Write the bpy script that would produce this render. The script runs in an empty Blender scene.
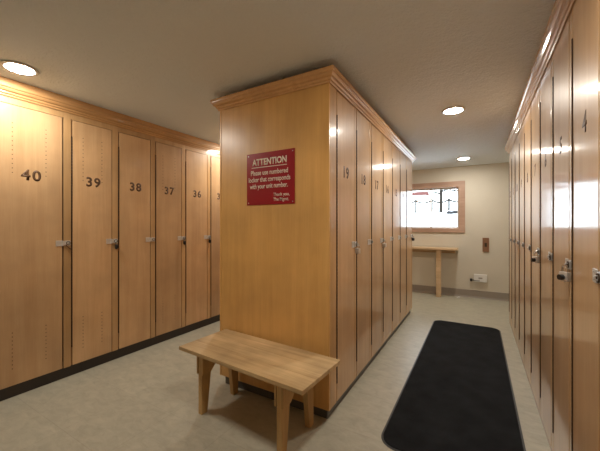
import bpy, bmesh, math, random
from mathutils import Vector, Matrix
random.seed(7)
C = bpy.context.scene.collection
scn = bpy.context.scene
PI = math.pi

# ------------------------------------------------------------------ camera, world, exposure
cam_d = bpy.data.cameras.new('camera'); cam = bpy.data.objects.new('camera', cam_d); C.objects.link(cam)
cam_d.sensor_width = 36.0; cam_d.lens = 305 / 600 * 36.0; cam_d.clip_start = 0.02
cam.location = (0, 0, 1.3)
cam.rotation_euler = (PI / 2, 0, math.atan2(178, 305))
scn.camera = cam

world = bpy.data.worlds.new('overcast_sky'); scn.world = world; world.use_nodes = True
bg = world.node_tree.nodes['Background']
bg.inputs[0].default_value = (0.86, 0.93, 1.0, 1); bg.inputs[1].default_value = 6.0
scn.view_settings.view_transform = 'Standard'; scn.view_settings.look = 'None'
scn.view_settings.gamma = 1; scn.view_settings.use_curve_mapping = False
scn.view_settings.exposure = 0.48
LAMP = 210.0                                  # radiance of every ceiling lamp lens
scn.cycles.max_bounces = 14; scn.cycles.diffuse_bounces = 8; scn.cycles.sample_clamp_indirect = 8.0

# ------------------------------------------------------------------ materials
def nodes(name):
    m = bpy.data.materials.new(name); m.use_nodes = True
    nt = m.node_tree
    return m, nt, nt.nodes['Principled BSDF']

def plain(name, col, rough=0.5, metal=0.0, bump=0.0, bscale=60.0, var=0.0, vscale=12.0, coat=0.0):
    m, nt, b = nodes(name)
    b.inputs['Base Color'].default_value = (*col, 1)
    b.inputs['Roughness'].default_value = rough; b.inputs['Metallic'].default_value = metal
    b.inputs['Coat Weight'].default_value = coat
    tc = nt.nodes.new('ShaderNodeTexCoord')
    if var:
        n = nt.nodes.new('ShaderNodeTexNoise'); n.inputs['Scale'].default_value = vscale; n.inputs['Detail'].default_value = 5
        r = nt.nodes.new('ShaderNodeValToRGB')
        r.color_ramp.elements[0].position = 0.3; r.color_ramp.elements[1].position = 0.7
        r.color_ramp.elements[0].color = (*[c * (1 - var) for c in col], 1)
        r.color_ramp.elements[1].color = (*[min(1, c * (1 + var)) for c in col], 1)
        nt.links.new(tc.outputs['Object'], n.inputs['Vector'])
        nt.links.new(n.outputs['Fac'], r.inputs['Fac']); nt.links.new(r.outputs['Color'], b.inputs['Base Color'])
    if bump:
        n = nt.nodes.new('ShaderNodeTexNoise'); n.inputs['Scale'].default_value = bscale; n.inputs['Detail'].default_value = 4
        p = nt.nodes.new('ShaderNodeBump'); p.inputs['Strength'].default_value = bump; p.inputs['Distance'].default_value = 0.01
        nt.links.new(tc.outputs['Object'], n.inputs['Vector'])
        nt.links.new(n.outputs['Fac'], p.inputs['Height']); nt.links.new(p.outputs['Normal'], b.inputs['Normal'])
    return m

def wood(name, dark, light, axis=2, rough=0.42, coat=0.75, coat_rough=0.11, vary=0.12, spread=(0.32, 0.68), blotch=0.12):
    """varnished veneer: fine grain stretched along one object axis, each board a little different"""
    m, nt, b = nodes(name)
    N = nt.nodes.new; L = nt.links.new
    tc = N('ShaderNodeTexCoord'); oi = N('ShaderNodeObjectInfo')
    off = N('ShaderNodeVectorMath'); off.operation = 'SCALE'; off.inputs[0].default_value = (7.3, 5.1, 9.7)
    L(oi.outputs['Random'], off.inputs['Scale'])
    add = N('ShaderNodeVectorMath'); add.operation = 'ADD'
    L(tc.outputs['Object'], add.inputs[0]); L(off.outputs[0], add.inputs[1])
    mp = N('ShaderNodeMapping'); sc = [16.0] * 3; sc[axis] = 0.9; mp.inputs['Scale'].default_value = sc
    L(add.outputs[0], mp.inputs['Vector'])
    n1 = N('ShaderNodeTexNoise'); n1.inputs['Scale'].default_value = 1.0; n1.inputs['Detail'].default_value = 6; n1.inputs['Distortion'].default_value = 0.7
    L(mp.outputs[0], n1.inputs['Vector'])
    mp2 = N('ShaderNodeMapping'); sc = [120.0] * 3; sc[axis] = 5.0; mp2.inputs['Scale'].default_value = sc
    L(add.outputs[0], mp2.inputs['Vector'])
    n2 = N('ShaderNodeTexNoise'); n2.inputs['Scale'].default_value = 1.0; n2.inputs['Detail'].default_value = 3
    L(mp2.outputs[0], n2.inputs['Vector'])
    mix = N('ShaderNodeMix'); mix.data_type = 'FLOAT'; mix.inputs[0].default_value = 0.3
    L(n1.outputs['Fac'], mix.inputs[2]); L(n2.outputs['Fac'], mix.inputs[3])
    r = N('ShaderNodeValToRGB'); r.color_ramp.elements[0].position = spread[0]; r.color_ramp.elements[1].position = spread[1]
    r.color_ramp.elements[0].color = (*dark, 1); r.color_ramp.elements[1].color = (*light, 1)
    L(mix.outputs[0], r.inputs['Fac'])
    nb = N('ShaderNodeTexNoise'); nb.inputs['Scale'].default_value = 3.0; nb.inputs['Detail'].default_value = 3
    L(add.outputs[0], nb.inputs['Vector'])
    ma = N('ShaderNodeMapRange'); ma.inputs[1].default_value = 0.3; ma.inputs[2].default_value = 0.7
    ma.inputs[3].default_value = 1 - blotch; ma.inputs[4].default_value = 1 + blotch
    L(nb.outputs['Fac'], ma.inputs[0])
    mr = N('ShaderNodeMapRange'); mr.inputs[3].default_value = 1 - vary; mr.inputs[4].default_value = 1 + vary
    L(oi.outputs['Random'], mr.inputs[0])
    mu = N('ShaderNodeMath'); mu.operation = 'MULTIPLY'; L(ma.outputs[0], mu.inputs[0]); L(mr.outputs[0], mu.inputs[1])
    vm = N('ShaderNodeVectorMath'); vm.operation = 'SCALE'; L(r.outputs['Color'], vm.inputs[0]); L(mu.outputs[0], vm.inputs['Scale'])
    L(vm.outputs[0], b.inputs['Base Color'])
    b.inputs['Roughness'].default_value = rough
    b.inputs['Specular IOR Level'].default_value = 0.35
    b.inputs['Coat Weight'].default_value = coat; b.inputs['Coat Roughness'].default_value = coat_rough
    bp = N('ShaderNodeBump'); bp.inputs['Strength'].default_value = 0.08; bp.inputs['Distance'].default_value = 0.004
    L(n1.outputs['Fac'], bp.inputs['Height']); L(bp.outputs['Normal'], b.inputs['Normal'])
    if coat: L(bp.outputs['Normal'], b.inputs['Coat Normal'])
    return m

M = {}
M['door'] = wood('varnished_birch', (0.51, 0.305, 0.147), (0.60, 0.385, 0.203))
M['stile'] = wood('birch_face_frame', (0.45, 0.262, 0.11), (0.55, 0.34, 0.16))
M['panel'] = wood('amber_birch_panel', (0.57, 0.305, 0.086), (0.67, 0.38, 0.122), vary=0.0, coat_rough=0.3)
M['crown'] = wood('crown_wood', (0.50, 0.27, 0.105), (0.60, 0.345, 0.145), axis=1)
M['bench'] = wood('worn_pine', (0.37, 0.235, 0.105), (0.60, 0.43, 0.23), axis=0, coat=0.08, coat_rough=0.4, rough=0.55, blotch=0.3)
M['bench_leg'] = wood('worn_pine_leg', (0.40, 0.235, 0.085), (0.56, 0.36, 0.15), axis=2, coat=0.08, coat_rough=0.4, rough=0.5)
M['table'] = wood('pale_pine', (0.46, 0.31, 0.17), (0.62, 0.45, 0.28), axis=0, coat=0.1)
M['casing'] = wood('red_brown_casing', (0.35, 0.215, 0.15), (0.47, 0.31, 0.225), axis=0, coat=0.1)
M['brown_plate'] = wood('brown_plate_wood', (0.17, 0.08, 0.04), (0.25, 0.125, 0.065), axis=2, coat=0.2)
M['toe'] = plain('dark_toe_kick', (0.034, 0.026, 0.021), 0.45)
M['toe_lit'] = plain('lit_vinyl_toe_kick', (0.085, 0.075, 0.064), 0.4)  # dark vinyl toe kick, lightened to grey for the light reflecting off it
M['toe_wood'] = wood('toe_wood', (0.36, 0.21, 0.10), (0.46, 0.29, 0.15), axis=1)
M['dark'] = plain('dark_hole', (0.03, 0.018, 0.008), 0.8)
M['digit'] = plain('burnt_brown_digit', (0.10, 0.045, 0.014), 0.6)
M['hinge'] = plain('aged_bronze_hinge', (0.055, 0.032, 0.018), 0.5, 0.4)
M['steel'] = plain('zinc_steel', (0.68, 0.67, 0.65), 0.35, 0.6, var=0.12)
M['chrome'] = plain('bright_chrome', (0.7, 0.7, 0.7), 0.15, 1.0)
M['black'] = plain('black_plastic', (0.012, 0.012, 0.013), 0.35)
M['white'] = plain('white_plastic', (0.74, 0.73, 0.70), 0.4)
M['trim'] = plain('lamp_trim', (0.48, 0.47, 0.45), 0.4)
M['sign'] = plain('red_sign', (0.29, 0.008, 0.014), 0.3)
M['letter'] = plain('cream_letter', (0.80, 0.72, 0.60), 0.5)
M['wall'] = plain('cream_paint', (0.60, 0.55, 0.455), 0.7, bump=0.15, bscale=90, var=0.03, vscale=3)
M['base'] = plain('grey_cove_base', (0.29, 0.25, 0.21), 0.5)
M['snow'] = plain('snow', (0.86, 0.88, 0.90), 0.8, bump=0.4, bscale=2, var=0.04, vscale=0.8)
M['bark'] = plain('wet_dark_bark', (0.018, 0.016, 0.014), 1.0, var=0.3)
M['roof'] = plain('pink_roof', (0.085, 0.032, 0.030), 0.9)
M['house'] = plain('pale_house_wall', (0.7, 0.66, 0.6), 0.8)
M['rock'] = plain('grey_rock', (0.022, 0.022, 0.024), 1.0, var=0.3)
for k in ('bark', 'roof', 'rock'): M[k].node_tree.nodes['Principled BSDF'].inputs['Specular IOR Level'].default_value = 0.1
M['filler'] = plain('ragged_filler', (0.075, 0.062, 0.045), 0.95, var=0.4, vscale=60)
M['mat_edge'] = plain('rubber_edge', (0.035, 0.036, 0.036), 0.45)

def mat_carpet():
    m, nt, b = nodes('black_carpet'); N = nt.nodes.new; L = nt.links.new
    tc = N('ShaderNodeTexCoord')
    n = N('ShaderNodeTexNoise'); n.inputs['Scale'].default_value = 260; n.inputs['Detail'].default_value = 3
    w = N('ShaderNodeTexNoise'); w.inputs['Scale'].default_value = 6; w.inputs['Detail'].default_value = 6
    L(tc.outputs['Object'], n.inputs['Vector']); L(tc.outputs['Object'], w.inputs['Vector'])
    mx = N('ShaderNodeMix'); mx.data_type = 'FLOAT'; mx.inputs[0].default_value = 0.5
    L(n.outputs['Fac'], mx.inputs[2]); L(w.outputs['Fac'], mx.inputs[3])
    r = N('ShaderNodeValToRGB'); r.color_ramp.elements[0].position = 0.35; r.color_ramp.elements[1].position = 0.68
    r.color_ramp.elements[0].color = (0.0045, 0.0048, 0.0054, 1); r.color_ramp.elements[1].color = (0.017, 0.018, 0.020, 1)
    L(mx.outputs[0], r.inputs['Fac']); L(r.outputs['Color'], b.inputs['Base Color'])
    b.inputs['Roughness'].default_value = 0.95; b.inputs['Specular IOR Level'].default_value = 0.15
    bp = N('ShaderNodeBump'); bp.inputs['Strength'].default_value = 0.5; bp.inputs['Distance'].default_value = 0.004
    L(n.outputs['Fac'], bp.inputs['Height']); L(bp.outputs['Normal'], b.inputs['Normal'])
    return m
M['carpet'] = mat_carpet()

def mat_floor():
    m, nt, b = nodes('vinyl_tile'); N = nt.nodes.new; L = nt.links.new
    tc = N('ShaderNodeTexCoord')
    br = N('ShaderNodeTexBrick'); br.offset = 0.0; br.squash = 1.0
    br.inputs['Scale'].default_value = 1.0; br.inputs['Mortar Size'].default_value = 0.0012
    br.inputs['Brick Width'].default_value = 0.457; br.inputs['Row Height'].default_value = 0.457
    br.inputs['Color1'].default_value = (0.395, 0.37, 0.288, 1); br.inputs['Color2'].default_value = (0.415, 0.39, 0.302, 1)
    br.inputs['Mortar'].default_value = (0.315, 0.288, 0.228, 1)
    L(tc.outputs['Object'], br.inputs['Vector'])
    n = N('ShaderNodeTexNoise'); n.inputs['Scale'].default_value = 9; n.inputs['Detail'].default_value = 8; n.inputs['Roughness'].default_value = 0.7; n.inputs['Distortion'].default_value = 0.6
    mp = N('ShaderNodeMapping'); mp.inputs['Scale'].default_value = (1, 1.8, 1); mp.inputs['Rotation'].default_value = (0, 0, 0.5)
    L(tc.outputs['Object'], mp.inputs['Vector']); L(mp.outputs[0], n.inputs['Vector'])
    mr = N('ShaderNodeMapRange'); mr.inputs[1].default_value = 0.3; mr.inputs[2].default_value = 0.7; mr.inputs[3].default_value = 0.82; mr.inputs[4].default_value = 1.14
    L(n.outputs['Fac'], mr.inputs[0])
    vm = N('ShaderNodeVectorMath'); vm.operation = 'SCALE'; L(br.outputs['Color'], vm.inputs[0]); L(mr.outputs[0], vm.inputs['Scale'])
    L(vm.outputs[0], b.inputs['Base Color'])
    b.inputs['Roughness'].default_value = 0.36
    bp = N('ShaderNodeBump'); bp.inputs['Strength'].default_value = 0.06; bp.inputs['Distance'].default_value = 0.004
    L(n.outputs['Fac'], bp.inputs['Height']); L(bp.outputs['Normal'], b.inputs['Normal'])
    return m
M['floor'] = mat_floor()

def mat_ceiling():
    m, nt, b = nodes('textured_ceiling'); N = nt.nodes.new; L = nt.links.new
    b.inputs['Base Color'].default_value = (0.74, 0.81, 0.87, 1); b.inputs['Roughness'].default_value = 0.85
    tc = N('ShaderNodeTexCoord')
    n = N('ShaderNodeTexNoise'); n.inputs['Scale'].default_value = 55; n.inputs['Detail'].default_value = 4; n.inputs['Roughness'].default_value = 0.6
    n2 = N('ShaderNodeTexNoise'); n2.inputs['Scale'].default_value = 16; n2.inputs['Detail'].default_value = 3
    L(tc.outputs['Object'], n.inputs['Vector']); L(tc.outputs['Object'], n2.inputs['Vector'])
    ad = N('ShaderNodeMath'); ad.operation = 'ADD'; L(n.outputs['Fac'], ad.inputs[0]); L(n2.outputs['Fac'], ad.inputs[1])
    bp = N('ShaderNodeBump'); bp.inputs['Strength'].default_value = 0.7; bp.inputs['Distance'].default_value = 0.012
    L(ad.outputs[0], bp.inputs['Height']); L(bp.outputs['Normal'], b.inputs['Normal'])
    return m
M['ceiling'] = mat_ceiling()

def mat_emit(name, col, s):
    m, nt, b = nodes(name)
    b.inputs['Base Color'].default_value = (0.8, 0.8, 0.8, 1)
    b.inputs['Emission Color'].default_value = (*col, 1); b.inputs['Emission Strength'].default_value = s
    return m
M['lens'] = mat_emit('lamp_lens', (1.0, 0.94, 0.84), LAMP)

def mat_glass():
    m = bpy.data.materials.new('window_glass'); m.use_nodes = True; nt = m.node_tree
    nt.nodes.clear(); N = nt.nodes.new; L = nt.links.new
    o = N('ShaderNodeOutputMaterial'); t = N('ShaderNodeBsdfTransparent'); g = N('ShaderNodeBsdfGlossy'); g.inputs['Roughness'].default_value = 0.02
    fr = N('ShaderNodeFresnel'); fr.inputs['IOR'].default_value = 1.45; mx = N('ShaderNodeMixShader')
    t.inputs['Color'].default_value = (0.95, 0.97, 0.97, 1)
    L(fr.outputs[0], mx.inputs[0]); L(t.outputs[0], mx.inputs[1]); L(g.outputs[0], mx.inputs[2]); L(mx.outputs[0], o.inputs['Surface'])
    return m
M['glass'] = mat_glass()

# ------------------------------------------------------------------ mesh helpers
def box(bm, x0, x1, y0, y1, z0, z1, bev=0.0, mi=0):
    vs = [bm.verts.new((x, y, z)) for x in (x0, x1) for y in (y0, y1) for z in (z0, z1)]
    q = [(0, 1, 3, 2), (4, 6, 7, 5), (0, 4, 5, 1), (2, 3, 7, 6), (0, 2, 6, 4), (1, 5, 7, 3)]
    fs = [bm.faces.new([vs[i] for i in f]) for f in q]
    for f in fs: f.material_index = mi
    if bev:
        es = list({e for f in fs for e in f.edges})
        bmesh.ops.bevel(bm, geom=es, offset=bev, segments=2, affect='EDGES', profile=0.6)

def tube(bm, pts, r, seg=8, cap=True, radii=None):
    pts = [Vector(p) for p in pts]; rings = []
    for i, p in enumerate(pts):
        d = (pts[min(i + 1, len(pts) - 1)] - pts[max(i - 1, 0)]).normalized()
        a = d.orthogonal().normalized() if i == 0 else (prev - d * prev.dot(d)).normalized()
        prev = a; b = d.cross(a); rr = radii[i] if radii else r
        rings.append([bm.verts.new(p + (a * math.cos(t) + b * math.sin(t)) * rr) for t in [2 * PI * k / seg for k in range(seg)]])
    for A, B in zip(rings, rings[1:]):
        for k in range(seg): bm.faces.new((A[k], A[(k + 1) % seg], B[(k + 1) % seg], B[k]))
    if cap: bm.faces.new(rings[0][::-1]); bm.faces.new(rings[-1])

def lathe(bm, prof, seg=32, c=(0, 0, 0)):
    rings = []
    for r, z in prof:
        if r < 1e-6: rings.append([bm.verts.new((c[0], c[1], c[2] + z))])
        else: rings.append([bm.verts.new((c[0] + r * math.cos(2 * PI * k / seg), c[1] + r * math.sin(2 * PI * k / seg), c[2] + z)) for k in range(seg)])
    for A, B in zip(rings, rings[1:]):
        for k in range(seg):
            a0, a1 = A[k % len(A)], A[(k + 1) % len(A)]; b0, b1 = B[k % len(B)], B[(k + 1) % len(B)]
            f = [v for i, v in enumerate((a0, a1, b1, b0)) if v not in (a0, a1, b1, b0)[:i]]
            if len(f) > 2: bm.faces.new(f)

def prism(bm, poly, axis, a, b):
    """extrude a 2D polygon along an axis; poly coords are the two other axes in order"""
    def P(u, v, w):
        return {0: (w, u, v), 1: (u, w, v), 2: (u, v, w)}[axis]
    A = [bm.verts.new(P(u, v, a)) for u, v in poly]; B = [bm.verts.new(P(u, v, b)) for u, v in poly]
    n = len(poly)
    bm.faces.new(A[::-1]); bm.faces.new(B)
    for i in range(n): bm.faces.new((A[i], A[(i + 1) % n], B[(i + 1) % n], B[i]))

def sweep(bm, prof, path, closed=False):
    """mitred sweep: prof = (outwards, z); outwards lies to the right of the travel direction"""
    n = len(path); rings = []
    for i, p in enumerate(path):
        p = Vector(p)
        d0 = (p - Vector(path[i - 1])).normalized() if (i > 0 or closed) else None
        d1 = (Vector(path[(i + 1) % n]) - p).normalized() if (i < n - 1 or closed) else None
        d0 = d0 or d1; d1 = d1 or d0
        n0 = Vector((d0.y, -d0.x)); n1 = Vector((d1.y, -d1.x))
        nn = (n0 + n1); nn = nn / (1 + n0.dot(n1))
        rings.append([bm.verts.new((p.x + nn.x * o, p.y + nn.y * o, z)) for o, z in prof])
    m = len(prof)
    for i in range(n if closed else n - 1):
        A, B = rings[i], rings[(i + 1) % n]
        for k in range(m): bm.faces.new((A[k], A[(k + 1) % m], B[(k + 1) % m], B[k]))
    if not closed: bm.faces.new(rings[0][::-1]); bm.faces.new(rings[-1])

def to_mesh(name, bm, mats, smooth=False):
    bmesh.ops.recalc_face_normals(bm, faces=bm.faces[:])
    me = bpy.data.meshes.new(name); bm.to_mesh(me); bm.free()
    for m in (mats if isinstance(mats, (list, tuple)) else [mats]): me.materials.append(m)
    if smooth:
        for p in me.polygons: p.use_smooth = True
        me.set_sharp_from_angle(angle=math.radians(40))
    return me

def link(name, me, parent=None, loc=(0, 0, 0), rot=(0, 0, 0)):
    o = bpy.data.objects.new(name, me); C.objects.link(o)
    o.location = loc; o.rotation_euler = rot
    if parent: o.parent = parent
    return o

def obj(name, bm, mats, parent=None, loc=(0, 0, 0), rot=(0, 0, 0), smooth=False):
    return link(name, to_mesh(name, bm, mats, smooth), parent, loc, rot)

def tag(o, label, cat, group=None):
    o['label'] = label; o['category'] = cat
    if group: o['group'] = group
    return o

def thing(name, label, cat, loc=(0, 0, 0), rotz=0, group=None):
    o = bpy.data.objects.new(name, None); C.objects.link(o); o.empty_display_size = 0.1
    o.location = loc; o.rotation_euler = (0, 0, rotz)
    return tag(o, label, cat, group)

def struct(name, bm, mats, parent=None):
    o = obj(name, bm, mats, parent)
    if not parent: o['kind'] = 'structure'
    return o

def text_mesh(name, s, mat, width=None, height=0.1, bold=0.0, spacing=1.0, depth=0.0006, align='CENTER'):
    """text as a mesh in the XZ plane facing -Y, cap height scaled to height, optional width"""
    cu = bpy.data.curves.new('tmp_text', 'FONT'); cu.body = s; cu.size = 1.0; cu.offset = bold
    cu.space_character = spacing; cu.extrude = 0.0; cu.resolution_u = 4
    ob = bpy.data.objects.new('tmp_text', cu); C.objects.link(ob)
    bpy.context.view_layer.update()
    me = bpy.data.meshes.new_from_object(ob.evaluated_get(bpy.context.evaluated_depsgraph_get()))
    bpy.data.objects.remove(ob); bpy.data.curves.remove(cu)
    xs = [v.co.x for v in me.vertices]
    w = max(xs) - min(xs); x0 = min(xs); cap = 0.70
    sy = height / cap; sx = width / w if width else sy
    ax = {'CENTER': -w / 2, 'LEFT': 0}[align]
    bm = bmesh.new(); bm.from_mesh(me); bpy.data.meshes.remove(me)
    for v in bm.verts: v.co = Vector(((v.co.x - x0 + ax) * sx, -depth, v.co.y * sy))
    r = bmesh.ops.extrude_face_region(bm, geom=bm.faces[:])
    for v in [g for g in r['geom'] if isinstance(g, bmesh.types.BMVert)]: v.co.y = 0.0
    return to_mesh(name, bm, mat)

# ------------------------------------------------------------------ the room
CEIL = 2.385
YB, YF = 6.32, -1.7            # back wall face, front wall face (behind the camera)
XL, XR = -3.56, 0.90
bm = bmesh.new(); box(bm, XL - .1, XR + .1, YF - .1, YB + .2, -0.1, 0); struct('floor', bm, M['floor'])
bm = bmesh.new(); box(bm, XL - .1, XR + .1, YF - .1, YB + .2, CEIL, CEIL + 0.1); struct('ceiling', bm, M['ceiling'])
bm = bmesh.new(); box(bm, XL - .1, XL, YF, YB, 0, CEIL); struct('wall_left', bm, M['wall'])
bm = bmesh.new(); box(bm, XR, XR + .1, YF, YB, 0, CEIL); struct('wall_right', bm, M['wall'])
bm = bmesh.new(); box(bm, XL - .1, XR + .1, YF - .1, YF, 0, CEIL); struct('wall_front', bm, M['wall'])
WX0, WX1, WZ0, WZ1 = -1.29, -0.295, 1.235, 2.025      # window opening
bm = bmesh.new()
box(bm, XL - .1, WX0, YB, YB + .18, 0, CEIL); box(bm, WX1, XR + .1, YB, YB + .18, 0, CEIL)
box(bm, WX0, WX1, YB, YB + .18, 0, WZ0); box(bm, WX0, WX1, YB, YB + .18, WZ1, CEIL)
struct('wall_back', bm, M['wall'])
bm = bmesh.new()
prof = [(0, 0), (0.022, 0), (0.014, 0.012), (0.008, 0.03), (0.006, 0.135), (0, 0.138)]
prism(bm, [(YB - o, z) for o, z in prof], 0, XL, XR); struct('baseboard_back', bm, M['base'])

# window: casing, two sliding sashes
win = bpy.data.objects.new('window_1', None); C.objects.link(win); win.location = ((WX0 + WX1) / 2, YB, WZ0); win['kind'] = 'structure'
def wpart(name, bm, m, parent=win):
    me = to_mesh(name, bm, m)
    me.transform(Matrix.Translation(-Vector(win.location))); return link(name, me, parent)
bm = bmesh.new(); cw = 0.092; t = 0.022
box(bm, WX0 - cw, WX1 + cw, YB - t, YB, WZ1 - .012, WZ1 + cw, .003); box(bm, WX0 - cw, WX1 + cw, YB - t, YB, WZ0 - .065, WZ0 + .012, .003)
box(bm, WX0 - cw, WX0 + .012, YB - t, YB, WZ0 + .0125, WZ1 - .0125, .003); box(bm, WX1 - .012, WX1 + cw, YB - t, YB, WZ0 + .0125, WZ1 - .0125, .003)
wpart('casing', bm, M['casing'])
bm = bmesh.new()
box(bm, WX0, WX1, YB + .001, YB + .16, WZ0, WZ0 + .012); box(bm, WX0, WX1, YB + .001, YB + .16, WZ1 - .012, WZ1)
box(bm, WX0, WX0 + .012, YB + .001, YB + .16, WZ0 + .012, WZ1 - .012); box(bm, WX1 - .012, WX1, YB + .001, YB + .16, WZ0 + .012, WZ1 - .012)
wpart('jamb', bm, M['casing'])
xm = -0.79
for a, b, y in ((WX0 + .012, xm + .014, YB + .06), (xm - .014, WX1 - .012, YB + .095)):
    bm = bmesh.new(); s = .028
    z0, z1 = WZ0 + .012, WZ1 - .012
    box(bm, a, b, y, y + .03, z0, z0 + s, .003); box(bm, a, b, y, y + .03, z1 - s, z1, .003)
    box(bm, a, a + s, y, y + .03, z0 + s, z1 - s, .003); box(bm, b - s, b, y, y + .03, z0 + s, z1 - s, .003)
    sash = wpart('sash', bm, M['white'])
    bm = bmesh.new(); box(bm, a + s, b - s, y + .013, y + .017, z0 + s, z1 - s)
    wpart('pane', bm, M['glass'], sash)

# ------------------------------------------------------------------ ceiling lamps
bm = bmesh.new(); lathe(bm, [(0.098, 0), (0.103, -0.004), (0.100, -0.010), (0.088, -0.013), (0.078, -0.011), (0.076, -0.002), (0.076, 0)], 40)
trim_me = to_mesh('trim_ring', bm, M['trim'], True)
bm = bmesh.new(); lathe(bm, [(0.0755, -0.004), (0.0755, -0.008), (0.070, -0.012), (0.052, -0.0165), (0.028, -0.0185), (0.0, -0.019)], 24)
lens_me = to_mesh('lens', bm, M['lens'], True)
for x, y, lab in ((-2.72, 0.84, 'round recessed ceiling lamp glowing above the locker numbered 40'),
                  (-0.20, 3.20, 'round recessed ceiling lamp above the black floor mat in the right aisle'),
                  (-0.20, 5.57, 'small distant round ceiling lamp near the back wall with the window'),
                  (-0.20, 0.84, 'round recessed ceiling lamp of the right aisle, outside the view above the camera'),
                  (-2.72, 3.20, 'round recessed ceiling lamp of the left aisle, hidden behind the central locker block'),
                  (-2.72, 5.57, 'round recessed ceiling lamp at the far end of the left aisle, out of view')):
    t = thing('ceiling_lamp', lab, 'ceiling light', (x, y, CEIL), 0, 'recessed ceiling lamps')
    link('trim_ring', trim_me, t); link('lens', lens_me, t)

# ------------------------------------------------------------------ lockers
cache = {}
def cached(key, fn):
    if key not in cache: cache[key] = fn()
    return cache[key]
TOP = 2.30; DEPTH = 0.475

def m_carcass(w, ls, rs, z0):
    bm = bmesh.new(); x0, x1 = -ls + .0004, w + rs - .0004; t = .014
    box(bm, x0, x0 + t, .0205, DEPTH, z0, TOP); box(bm, x1 - t, x1, .0205, DEPTH, z0, TOP)
    box(bm, x0 + t, x1 - t, DEPTH - .008, DEPTH, z0, TOP)
    box(bm, x0 + t, x1 - t, .0205, DEPTH - .008, z0, z0 + t); box(bm, x0 + t, x1 - t, .0205, DEPTH - .008, TOP - t, TOP)
    return to_mesh('carcass', bm, M['stile'])
def m_frame(w, ls, rs, z0, dtop):
    bm = bmesh.new()
    if ls > .002: box(bm, -ls + .0004, -.001, 0, .02, z0, TOP, .0012)
    if rs > .002: box(bm, w + .001, w + rs - .0004, 0, .02, z0, TOP, .0012)
    box(bm, -.001 if ls > .002 else .0004, w + .001, 0.0005, .02, dtop + .002, TOP)
    return to_mesh('face_frame', bm, M['stile'])
def m_door(w, z0, dtop, vents):
    bm = bmesh.new(); box(bm, .0105, w - (.010 if w > .4 else .0055), -.001, .0185, z0 + .003, dtop - .002, .0015)
    if vents:
        for fx in (.27, .73):
            for (a, b, st) in ((1.70, 2.10, .034), (.22, .52, .030)):
                z = a
                while z < b:
                    lathe_disc(bm, w * fx, z, .0036); z += st
    return to_mesh('door', bm, [M['door'], M['dark']])
def lathe_disc(bm, x, z, r):
    vs = [bm.verts.new((x + r * math.cos(2 * PI * k / 8), -.0014, z + r * math.sin(2 * PI * k / 8))) for k in range(8)]
    f = bm.faces.new(vs); f.material_index = 1
    ws = [bm.verts.new((v.co.x, -.0005, v.co.z)) for v in vs]
    for k in range(8): bm.faces.new((vs[k], vs[(k + 1) % 8], ws[(k + 1) % 8], ws[k])).material_index = 1
def m_hinge(a, b):
    bm = bmesh.new(); pts = []; rr = []; z = a
    while z < b:
        pts += [(.0058, -.001, z), (.0058, -.001, z + .023), (.0058, -.001, z + .0235), (.0058, -.001, z + .0255)]; rr += [.0046, .0046, .0034, .0034]; z += .026
    tube(bm, pts, 0, 6, True, rr)
    return to_mesh('hinge', bm, M['hinge'])
def m_hasp():
    bm = bmesh.new()
    box(bm, -.056, -.008, -.0045, -.001, -.024, .024, .001)               # plate screwed to the door
    tube(bm, [(-.007, -.006, -.022), (-.007, -.006, .022)], .0045, 8)      # knuckle
    box(bm, -.004, .048, -.0085, -.0055, -.018, .018, .001)                # strap over the gap
    for x in (-.044, -.020):
        for z in (-.015, .015): tube(bm, [(x, -.0045, z), (x, -.0065, z)], .0028, 8)
    return to_mesh('hasp', bm, M['steel'])
def m_staple():
    bm = bmesh.new()
    box(bm, .010, .047, -.004, 0, -.021, .021, .0008)
    tube(bm, [(.030, -.004, -.007), (.030, -.016, -.007), (.030, -.021, -.004), (.030, -.021, .004), (.030, -.016, .007), (.030, -.004, .007)], .0026, 8)
    return to_mesh('staple', bm, M['steel'])
def m_ring():
    bm = bmesh.new(); tube(bm, [(.030 + .013 * math.cos(a), -.0115, .015 * math.sin(a)) for a in [2 * PI * k / 16 for k in range(17)]], .0026, 6)
    return to_mesh('ring', bm, M['hinge'], True)
def m_pull():
    bm = bmesh.new(); tube(bm, [(.012, -.010, -.012), (.018, -.013, -.022), (.042, -.014, -.046), (.048, -.013, -.054)], .004, 8)
    return to_mesh('hook_rod', bm, M['brown_plate'])

def locker(num, loc, rotz, w, ls, rs, z0, dtop, hz, label, group, vents=False, hz_hasp=1.15, digits=True):
    k = (round(w, 4), round(ls, 4), round(rs, 4), z0, dtop)
    t = thing('locker', label, 'locker', loc, rotz, group)
    link('carcass', cached(('c', k), lambda: m_carcass(w, ls, rs, z0)), t)
    link('face_frame', cached(('f', k), lambda: m_frame(w, ls, rs, z0, dtop)), t)
    d = link('door', cached(('d', k, vents), lambda: m_door(w, z0, dtop, vents)), t)
    h = link('hinge', cached(('h', hz), lambda: m_hinge(*hz)), d); h['label'] = 'dark metal piano hinge'
    if digits:
        n = link('number', text_mesh('number', str(num), M['digit'], None, 0.080, 0.03, 1.18), d, (w * .52, -.001, 1.655 if hz_hasp > 1.13 else 1.667)); n['label'] = 'brown locker number ' + str(num)
    if True:
        p = link('hasp', cached('hasp', m_hasp), d, (w, 0, hz_hasp)); p['label'] = 'steel hasp'
        s = link('staple', cached('staple', m_staple), t, (w, 0, hz_hasp)); s['label'] = 'steel staple'
        link('ring', cached('ring', m_ring), s)
    return t

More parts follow.
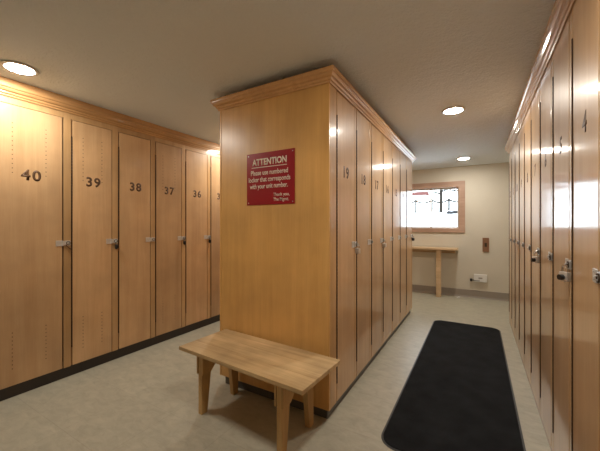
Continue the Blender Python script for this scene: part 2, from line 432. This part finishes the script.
def padlock(world_m, label, chrome=False, steel=False):
    t = thing('padlock', label, 'padlock', group='padlocks on the locker doors')
    t.matrix_world = world_m
    def body():
        bm = bmesh.new(); box(bm, -.022, .022, -.011, .011, -.066, -.024, .006); tube(bm, [(0, 0, -.066), (0, 0, -.070)], .007, 12)
        return bm
    def shackle():
        bm = bmesh.new(); pts = [(-.013, 0, -.024)] + [(.013 * -math.cos(a), 0, -.006 + .013 * math.sin(a)) for a in [PI * i / 10 for i in range(11)]] + [(.013, 0, -.024)]
        tube(bm, pts, .0036, 8); return bm
    link('lock_body', cached(('lb', chrome or steel), lambda: to_mesh('lock_body', body(), M['steel'] if chrome or steel else M['black'], True)), t)
    link('shackle', cached('ls', lambda: to_mesh('shackle', shackle(), M['chrome'], True)), t)
    if chrome:
        bm = bmesh.new(); tube(bm, [(0, -.011, -.048), (0, -.027, -.048)], .0125, 20)
        link('dial', to_mesh('dial', bm, M['black'], True), t)
    return t
def lock_on(lk, w, label, chrome=False, steel=False, z=1.15):
    bpy.context.view_layer.update()
    mw = lk.matrix_world @ Matrix.Translation((w + .030, -.0215 if chrome else -.0185, z - .008)) @ Matrix.Rotation(PI / 2 * (.35 if chrome else .75), 4, 'Z')
    return padlock(mw, label, chrome, steel)

XLF, XMF, XRF = -3.03, -0.85, 0.362
# left row (faces the left aisle); local x runs away from the camera
left = {}
spec = [(42, -.027, .342), (41, .370, .345), (40, .770, .451), (39, 1.276, .342), (38, 1.673, .342), (37, 2.070, .342), (36, 2.467, .342), (35, 2.864, .342),
        (34, 3.261, .342), (33, 3.658, .342), (32, 4.055, .342), (31, 4.452, .342)]
for i, (n, y, w) in enumerate(spec):
    nxt = spec[i + 1][1] if i + 1 < len(spec) else y + w + .055
    seen = 35 <= n <= 40
    lab = {40: 'widest birch locker in the left row, door numbered 40, nearest the camera', 35: 'birch locker of the left row cut off by the central block, only digit 3 showing'}.get(
        n, 'birch locker in the left row with the number %d on its door' % n)
    left[n] = locker(n, (XLF, y, 0), PI / 2, w, 0.0, nxt - y - w, .09, 2.212, (.25, 2.06), lab, 'lockers in the left row', vents=seen and n in (40, 39, 37))
lock_on(left[39], .342, 'black padlock on the hasp of the locker numbered 39')
lock_on(left[37], .342, 'black padlock on the hasp of the locker numbered 37')
lock_on(left[36], .342, 'black padlock on the hasp of the locker numbered 36')
rod = link('hook_rod', m_pull(), left[40], (.451, 0, 1.15)); rod['label'] = 'thin brown rod hanging from the staple'
# central block, right side (faces the right aisle)
mid = {}
for i in range(7):
    n = 19 - i; y = 1.96 + .4 * i
    mid[n] = locker(n, (XMF, y, 0), PI / 2, .35, .1 if i == 0 else 0.0, .05 if i < 6 else .055, 0.07, 2.240, (.20, 2.07),
                    'birch locker numbered %d in the right side of the central block%s' % (n, {19: ', nearest the red sign', 13: ', last towards the window'}.get(n, '')), 'lockers in the right side of the central block')
lock_on(mid[17], .35, 'steel padlock on locker 17 in the central block', False, True)
lock_on(mid[13], .35, 'padlock on locker 13 at the far end of the central block')
lock_on(mid[19], .35, 'steel padlock on locker 19 in the central block, nearest the red sign', False, True)
# central block, left side (hidden from the camera)
for i in range(7):
    locker(0, (-1.822, 4.742 - .4 * i, 0), -PI / 2, .35, .022 if i == 0 else 0.0, .05 if i < 6 else .13, 0.07, 2.240, (.20, 2.07),
           'birch locker in the hidden left side of the central block', 'lockers in the left side of the central block', digits=False)
# right row (faces the right aisle); local x runs towards the camera
right = {}
for n in range(1, 13):
    y = 1.776 + .4 * (n - 4); w = .345
    if n == 12: y = 4.931; w = .300
    right[n] = locker(n, (XRF, y, 0), -PI / 2, w, .02 if n == 12 else 0.0, .055, .03, 2.262, (.15, 2.11),
                      'birch locker numbered %d in the right row%s' % (n, {4: ', nearest the camera', 12: ', last before the back wall'}.get(n, '')), 'lockers in the right row', hz_hasp=1.122)
lock_on(right[5], .345, 'chrome padlock with black dial on locker 5 in the right row', True, z=1.122)
lock_on(right[7], .345, 'chrome padlock with black dial on locker 7 in the right row', True, z=1.122)

# end panels of the central block
t = thing('end_panel', 'amber wooden end panel of the central block, carrying the red sign', 'panel', (-1.336, 1.8575, 0))
bm = bmesh.new(); box(bm, -.484, .486, -.0175, 0, .07, TOP, .0015); obj('panel', bm, M['panel'], t)
bm = bmesh.new(); box(bm, -.504, -.487, -.0175, 0.03, .07, TOP, .0015); obj('edge_strip', bm, M['panel'], t)
t = thing('end_panel', 'narrow wooden end panel at the far end of the central block', 'panel', (-1.336, 4.768, 0))
bm = bmesh.new(); box(bm, -.486, .486, 0, .0175, .07, TOP, .0015); obj('panel', bm, M['door'], t)

# toe kicks
bm = bmesh.new(); box(bm, XLF - .45, XLF - .018, -.03, 4.84, 0, .0895); tag(obj('toe_kick', bm, M['toe']), 'black toe kick board under the left row of lockers', 'toe kick')
t = thing('toe_kick', 'dark toe kick board around the foot of the central block', 'toe kick', (-1.336, 1.86, 0))
bm = bmesh.new(); box(bm, -.463, .463, .0, 2.89, 0, .0695, .006); obj('board', bm, M['toe_lit'], t)
bm = bmesh.new(); box(bm, .40, .4645, 2.891, 2.912, 0, .06, .004); e = obj('lit_end', bm, M['white'], t); e['label'] = 'lit end of the toe kick, coloured white'  # white block paints in the light on the toe kick end
bm = bmesh.new(); box(bm, XRF + .002, XRF + .45, .17, 4.95, 0, .0295); tag(obj('toe_kick', bm, M['toe_wood']), 'low wooden base strip under the right row of lockers', 'toe kick')

# crown mouldings
CR = [(-.03, 2.262), (.006, 2.262), (.009, 2.268), (.009, 2.275), (.017, 2.279), (.021, 2.287), (.021, 2.292), (.033, 2.298), (.040, 2.309), (.041, 2.315), (.049, 2.320), (.051, 2.328), (.051, 2.345), (-.03, 2.345)]
CR = [(o + .0012 if o > 0 else .0012, z) for o, z in CR]
bm = bmesh.new(); sweep(bm, CR, [(XLF, 4.84), (XLF, -.03)][::-1]); cl = tag(obj('crown_moulding', bm, M['crown']), 'stepped wooden crown moulding along the top of the left locker row', 'moulding')
bm = bmesh.new(); sweep(bm, CR, [(XRF, 4.95), (XRF, .17)]); cr = tag(obj('crown_moulding', bm, M['crown']), 'stepped wooden crown moulding along the top of the right locker row', 'moulding')
for cm, x, y0, y1 in ((cl, XLF + .030, -.03, 4.84), (cr, XRF - .040, .17, 4.95)):
    bm = bmesh.new(); box(bm, x, x + .010, y0, y1, 2.3455, CEIL - .0005); obj('gap_cover', bm, M['crown'], cm)  # added strip, hides the dark shadow line between crown and ceiling
loop = [(-1.842, 1.84), (XMF, 1.84), (XMF, 4.787), (-1.842, 4.787)]
bm = bmesh.new(); sweep(bm, [(o, z - .018) for o, z in CR], loop, True); tag(obj('crown_moulding', bm, M['crown']), 'stepped wooden crown moulding around the top of the central block', 'moulding')
# ragged filler on top of that moulding
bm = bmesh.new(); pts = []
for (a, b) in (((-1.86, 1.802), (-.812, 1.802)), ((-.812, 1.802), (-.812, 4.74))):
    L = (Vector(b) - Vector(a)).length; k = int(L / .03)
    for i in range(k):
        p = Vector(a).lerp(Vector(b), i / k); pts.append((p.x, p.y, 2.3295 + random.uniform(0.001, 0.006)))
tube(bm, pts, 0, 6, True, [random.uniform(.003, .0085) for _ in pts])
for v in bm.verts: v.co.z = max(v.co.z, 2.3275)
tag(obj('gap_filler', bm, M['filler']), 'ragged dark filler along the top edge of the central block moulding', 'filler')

# ------------------------------------------------------------------ red sign
t = thing('sign', 'red attention sign with cream lettering on the amber end panel', 'sign', (-1.331, 1.839, 1.455))
SW, SH = .434, .392
bm = bmesh.new(); box(bm, -SW / 2, SW / 2, -.004, 0, 0, SH, .001); obj('sign_plate', bm, M['sign'], t)
def line(s, u0, u1, v, cap, bold):
    o = link('lettering', text_mesh('lettering', s, M['letter'], (u1 - u0) * SW, cap, bold, 1.0, .0006, 'LEFT'), t, (-SW / 2 + u0 * SW, -.0041, SH * (1 - v)))
    o['label'] = 'cream lettering reading ' + s
line('ATTENTION', .125, .845, .235, .047, .03)
bm = bmesh.new(); box(bm, -SW / 2 + .11 * SW, -SW / 2 + .85 * SW, -.0047, -.0041, SH * (1 - .283), SH * (1 - .283) + .0045); obj('underline', bm, M['letter'], t)
line('Please use numbered', .095, .87, .425, .036, .014)
line('locker that corresponds', .045, .915, .555, .036, .014)
line('with your unit number.', .07, .865, .685, .036, .014)
line('Thank you,', .575, .90, .845, .024, .010)
line('The Mgmt.', .575, .885, .935, .024, .010)
for sx, sz in ((-.2, .375), (.2, .375), (-.2, .016), (.2, .016)):
    bm = bmesh.new(); lathe(bm, [(0, 0), (.0045, 0), (.004, .0015), (0, .002)], 10)
    obj('screw', bm, M['steel'], t, (sx, -.0041, sz), (PI / 2, 0, 0))

# ------------------------------------------------------------------ wooden bench in front of the end panel
BZ = .465
bench = thing('bench', 'low worn pine bench with tapered legs in front of the red sign panel', 'bench', (-1.262, 1.582, 0), math.radians(-3.6))
bm = bmesh.new(); bl, bw = .512, .215
for a, b in ((-bw, -.074), (-.0735, .062), (.0625, bw)): box(bm, -bl, bl, a, b, BZ - .024, BZ, .002)
obj('seat', bm, M['bench'], bench)
YA, YZ = -.140, .206                                  # outer faces of the front and back legs
zt = BZ - .0245
for lx in (-.382, .304):
    for y, sg in ((YA, 1), (YZ, -1)):
        bm = bmesh.new()
        prism(bm, [(y, zt), (y + sg * .085, zt), (y + sg * .082, .30), (y + sg * .050, 0), (y, 0)], 0, lx - .018, lx + .018)
        bmesh.ops.bevel(bm, geom=bm.edges[:], offset=.002, segments=1, affect='EDGES')
        obj('leg', bm, M['bench_leg'], bench)
    for k in (-1, 1):
        bm = bmesh.new(); xo = lx + k * .0185; x1 = xo + k * .013
        a0, a1 = YA - .004, YZ + .004
        prism(bm, [(a0, zt), (a1, zt), (a1, zt - .165), (a1 - .075, zt - .160), (a1 - .13, zt - .10), (a0 + .13, zt - .10), (a0 + .075, zt - .160), (a0, zt - .165)], 0, min(xo, x1), max(xo, x1))
        obj('apron', bm, M['bench_leg'], bench)

# ------------------------------------------------------------------ floor mat
mat = thing('floor_mat', 'long black carpet mat with rounded corners in the right aisle', 'mat', (-.140, 3.185, 0), 0)
def rrect(hx, hy, r, n=8):
    return [(sx * (hx - r) + r * math.cos(a), sy * (hy - r) + r * math.sin(a)) for sx, sy, a0 in ((1, 1, 0), (-1, 1, PI / 2), (-1, -1, PI), (1, -1, 1.5 * PI)) for a in [a0 + PI / 2 * i / n for i in range(n + 1)]]
def ringsurf(bm, levels, cap):
    rs = [[bm.verts.new((x, y, z)) for x, y in rrect(*d)] for d, z in levels]; n = len(rs[0])
    for A, B in zip(rs, rs[1:]):
        for k in range(n): bm.faces.new((A[k], A[(k + 1) % n], B[(k + 1) % n], B[k]))
    if cap: bm.faces.new(rs[-1])
    bm.faces.new(rs[0][::-1]) if cap else [bm.faces.new((rs[0][k], rs[-1][k], rs[-1][(k + 1) % n], rs[0][(k + 1) % n])) for k in range(n)]
HX, HY = .380, 1.39
bm = bmesh.new(); ringsurf(bm, [((HX, HY, .11), .0003), ((HX - .001, HY - .001, .109), .004), ((HX - .012, HY - .012, .098), .0045), ((HX - .012, HY - .012, .098), .0003)], False)
o = obj('edge_border', bm, M['mat_edge'], mat); o['label'] = 'dark grey rubber edge'
bm = bmesh.new(); ringsurf(bm, [((HX - .0125, HY - .0125, .0975), .0003), ((HX - .0125, HY - .0125, .0975), .007), ((HX - .016, HY - .016, .094), .009)], True)
obj('carpet_field', bm, M['carpet'], mat)

# ------------------------------------------------------------------ back of the room
tb = thing('wall_table', 'narrow pale wooden table under the window against the back wall', 'table', (-1.02, 6.145, 0))
bm = bmesh.new(); box(bm, -.72, .71, -.155, .150, .862, .897, .003); obj('tabletop', bm, M['table'], tb)
for x in (.40, -.55):
    bm = bmesh.new(); box(bm, x - .04, x + .04, -.10, -.02, .0, .8615, .003); lg = obj('leg', bm, M['table'], tb)
    bm = bmesh.new(); prism(bm, [(-.019, 0), (.075, 0), (.02, .10), (-.019, .13)], 0, x - .02, x + .02); obj('foot_brace', bm, M['table'], lg)
bm = bmesh.new(); box(bm, -.60, .66, .10, .149, .79, .8615, .002); obj('rail', bm, M['table'], tb)

t = thing('wall_plate', 'upright brown wall plate right of the window above the white outlet box', 'switch plate', (.118, YB - .0005, .833))
bm = bmesh.new(); box(bm, -.049, .049, -.018, 0, 0, .250, .004); obj('plate', bm, M['brown_plate'], t)
bm = bmesh.new(); box(bm, -.018, .018, -.024, -.0185, .09, .16, .003); obj('switch', bm, M['hinge'], t)

t = thing('outlet_box', 'white outlet box low on the back wall under the brown plate', 'outlet', (.037, YB - .0005, .295))
bm = bmesh.new(); box(bm, -.10, .10, -.045, 0, 0, .135, .006); obj('box_body', bm, M['white'], t)
bm = bmesh.new(); box(bm, -.03, .03, -.0475, -.0455, .062, .082, .0005); obj('socket_strip', bm, M['base'], t)
t = thing('power_plug', 'black plug and short cord at the left of the white outlet box', 'plug', (-.065, YB - .03, .325))
bm = bmesh.new(); box(bm, -.060, -.025, -.022, .020, -.026, .020, .006); tube(bm, [(-.025, 0, 0), (.0, 0, .004)], .006, 8); obj('plug_body', bm, M['black'], t)
bm = bmesh.new(); tube(bm, [(-.042, -.022, -.004), (-.03, -.034, -.006), (.02, -.038, -.006), (.09, -.038, -.002)], .005, 8); obj('cord', bm, M['black'], t)
bm = bmesh.new()
for i in range(5): box(bm, -.33 + i * .006, -.30 + i * .005, 6.16 + i * .004, 6.185 + i * .003, .0005 + i * .004, .004 + i * .004)
tag(obj('paper_scrap', bm, M['white']), 'small white paper scrap on the floor beside the table leg', 'scrap')

# ------------------------------------------------------------------ outside the window
def hz(y): return -.3 + .17 * max(0, y - 11)
bm = bmesh.new(); nx, ny = 50, 50; grid = []
for j in range(ny + 1):
    row = []
    for i in range(nx + 1):
        x = -26 + 40 * i / nx; y = 6.9 + 45 * (j / ny) ** 1.3
        row.append(bm.verts.new((x, y, hz(y) + .10 * math.sin(x * .9 + y * .35) * min(1, (y - 6.9) / 6))))
    grid.append(row)
for j in range(ny):
    for i in range(nx): bm.faces.new((grid[j][i], grid[j][i + 1], grid[j + 1][i + 1], grid[j + 1][i]))
o = obj('snow_ground', bm, M['snow'], smooth=True); o['kind'] = 'structure'
def tree(x, y, h, r, label, seed, n=11):
    rnd = random.Random(seed)
    t = thing('bare_tree', label, 'tree', (x, y, hz(y) - .15), 0, 'bare trees outside the window')
    bm = bmesh.new(); tube(bm, [(0, 0, 0), (.03, 0, h * .4), (-.03, 0, h * .75), (0.02, 0, h)], r, 8, True, [r, r * .9, r * .7, r * .4]); obj('trunk', bm, M['bark'], t)
    for k in range(n):
        z = h * rnd.uniform(.22, .8); a = rnd.uniform(0, 2 * PI); l = h * rnd.uniform(.12, .26)
        p1 = Vector((math.cos(a) * l * .5, math.sin(a) * l * .5, z + l * .15)); p2 = Vector((math.cos(a + .3) * l, math.sin(a + .3) * l, z + l * rnd.uniform(-.2, .3)))
        bm = bmesh.new(); tube(bm, [(0, 0, z), p1, p2], 0, 6, True, [r * .55, r * .42, r * .25])
        obj('branch', bm, M['bark'], t)
tree(-2.52, 26.2, 4.6, .13, 'bare dark tree in the snow behind the right window pane', 3)
tree(-7.2, 37, 3.6, .10, 'small bare tree up the snow slope behind the left window pane', 5)
tree(-1.9, 39, 4.0, .11, 'thin distant bare tree high on the snowy slope behind the right window pane', 9)
fy = 27.0
f = thing('fence', 'dark post and rail fence crossing the snow outside the window', 'fence', (-3.0, fy, hz(fy) - .2))
xs = [-2.75, -1.5, -.25, 1.0, 2.25]
for x in xs:
    bm = bmesh.new(); tube(bm, [(x, 0, 0), (x, 0, 1.25)], .075, 8); obj('post', bm, M['bark'], f)
bm = bmesh.new(); pts = []
for i in range(51):
    u = i / 10; pts.append((-2.75 + u, 0, 1.16 - .22 * (1 - (2 * ((u / 1.25) % 1) - 1) ** 2)))
tube(bm, pts, .065, 6); obj('rope', bm, M['bark'], f)
h = thing('house', 'distant small house with a red roof beyond the snow', 'house', (-6.3, 40, hz(40) - .3))
bm = bmesh.new(); box(bm, -.9, .9, -.6, .6, 0, .65); obj('wall', bm, M['house'], h)
bm = bmesh.new(); prism(bm, [(-.8, .651), (.8, .651), (0, 1.15)], 0, -1.1, 1.1); obj('roof', bm, M['roof'], h)
bm = bmesh.new(); bmesh.ops.create_icosphere(bm, subdivisions=3, radius=1)
for v in bm.verts: v.co = Vector((v.co.x * .5 + .05 * math.sin(9 * v.co.y), v.co.y * .3, v.co.z * .16 + .04 * math.sin(7 * v.co.x)))
tag(obj('rock', bm, M['rock'], None, (-1.55, 25.2, hz(25.2) + .12), smooth=True), 'grey rock poking out of the snow behind the right window pane', 'rock')
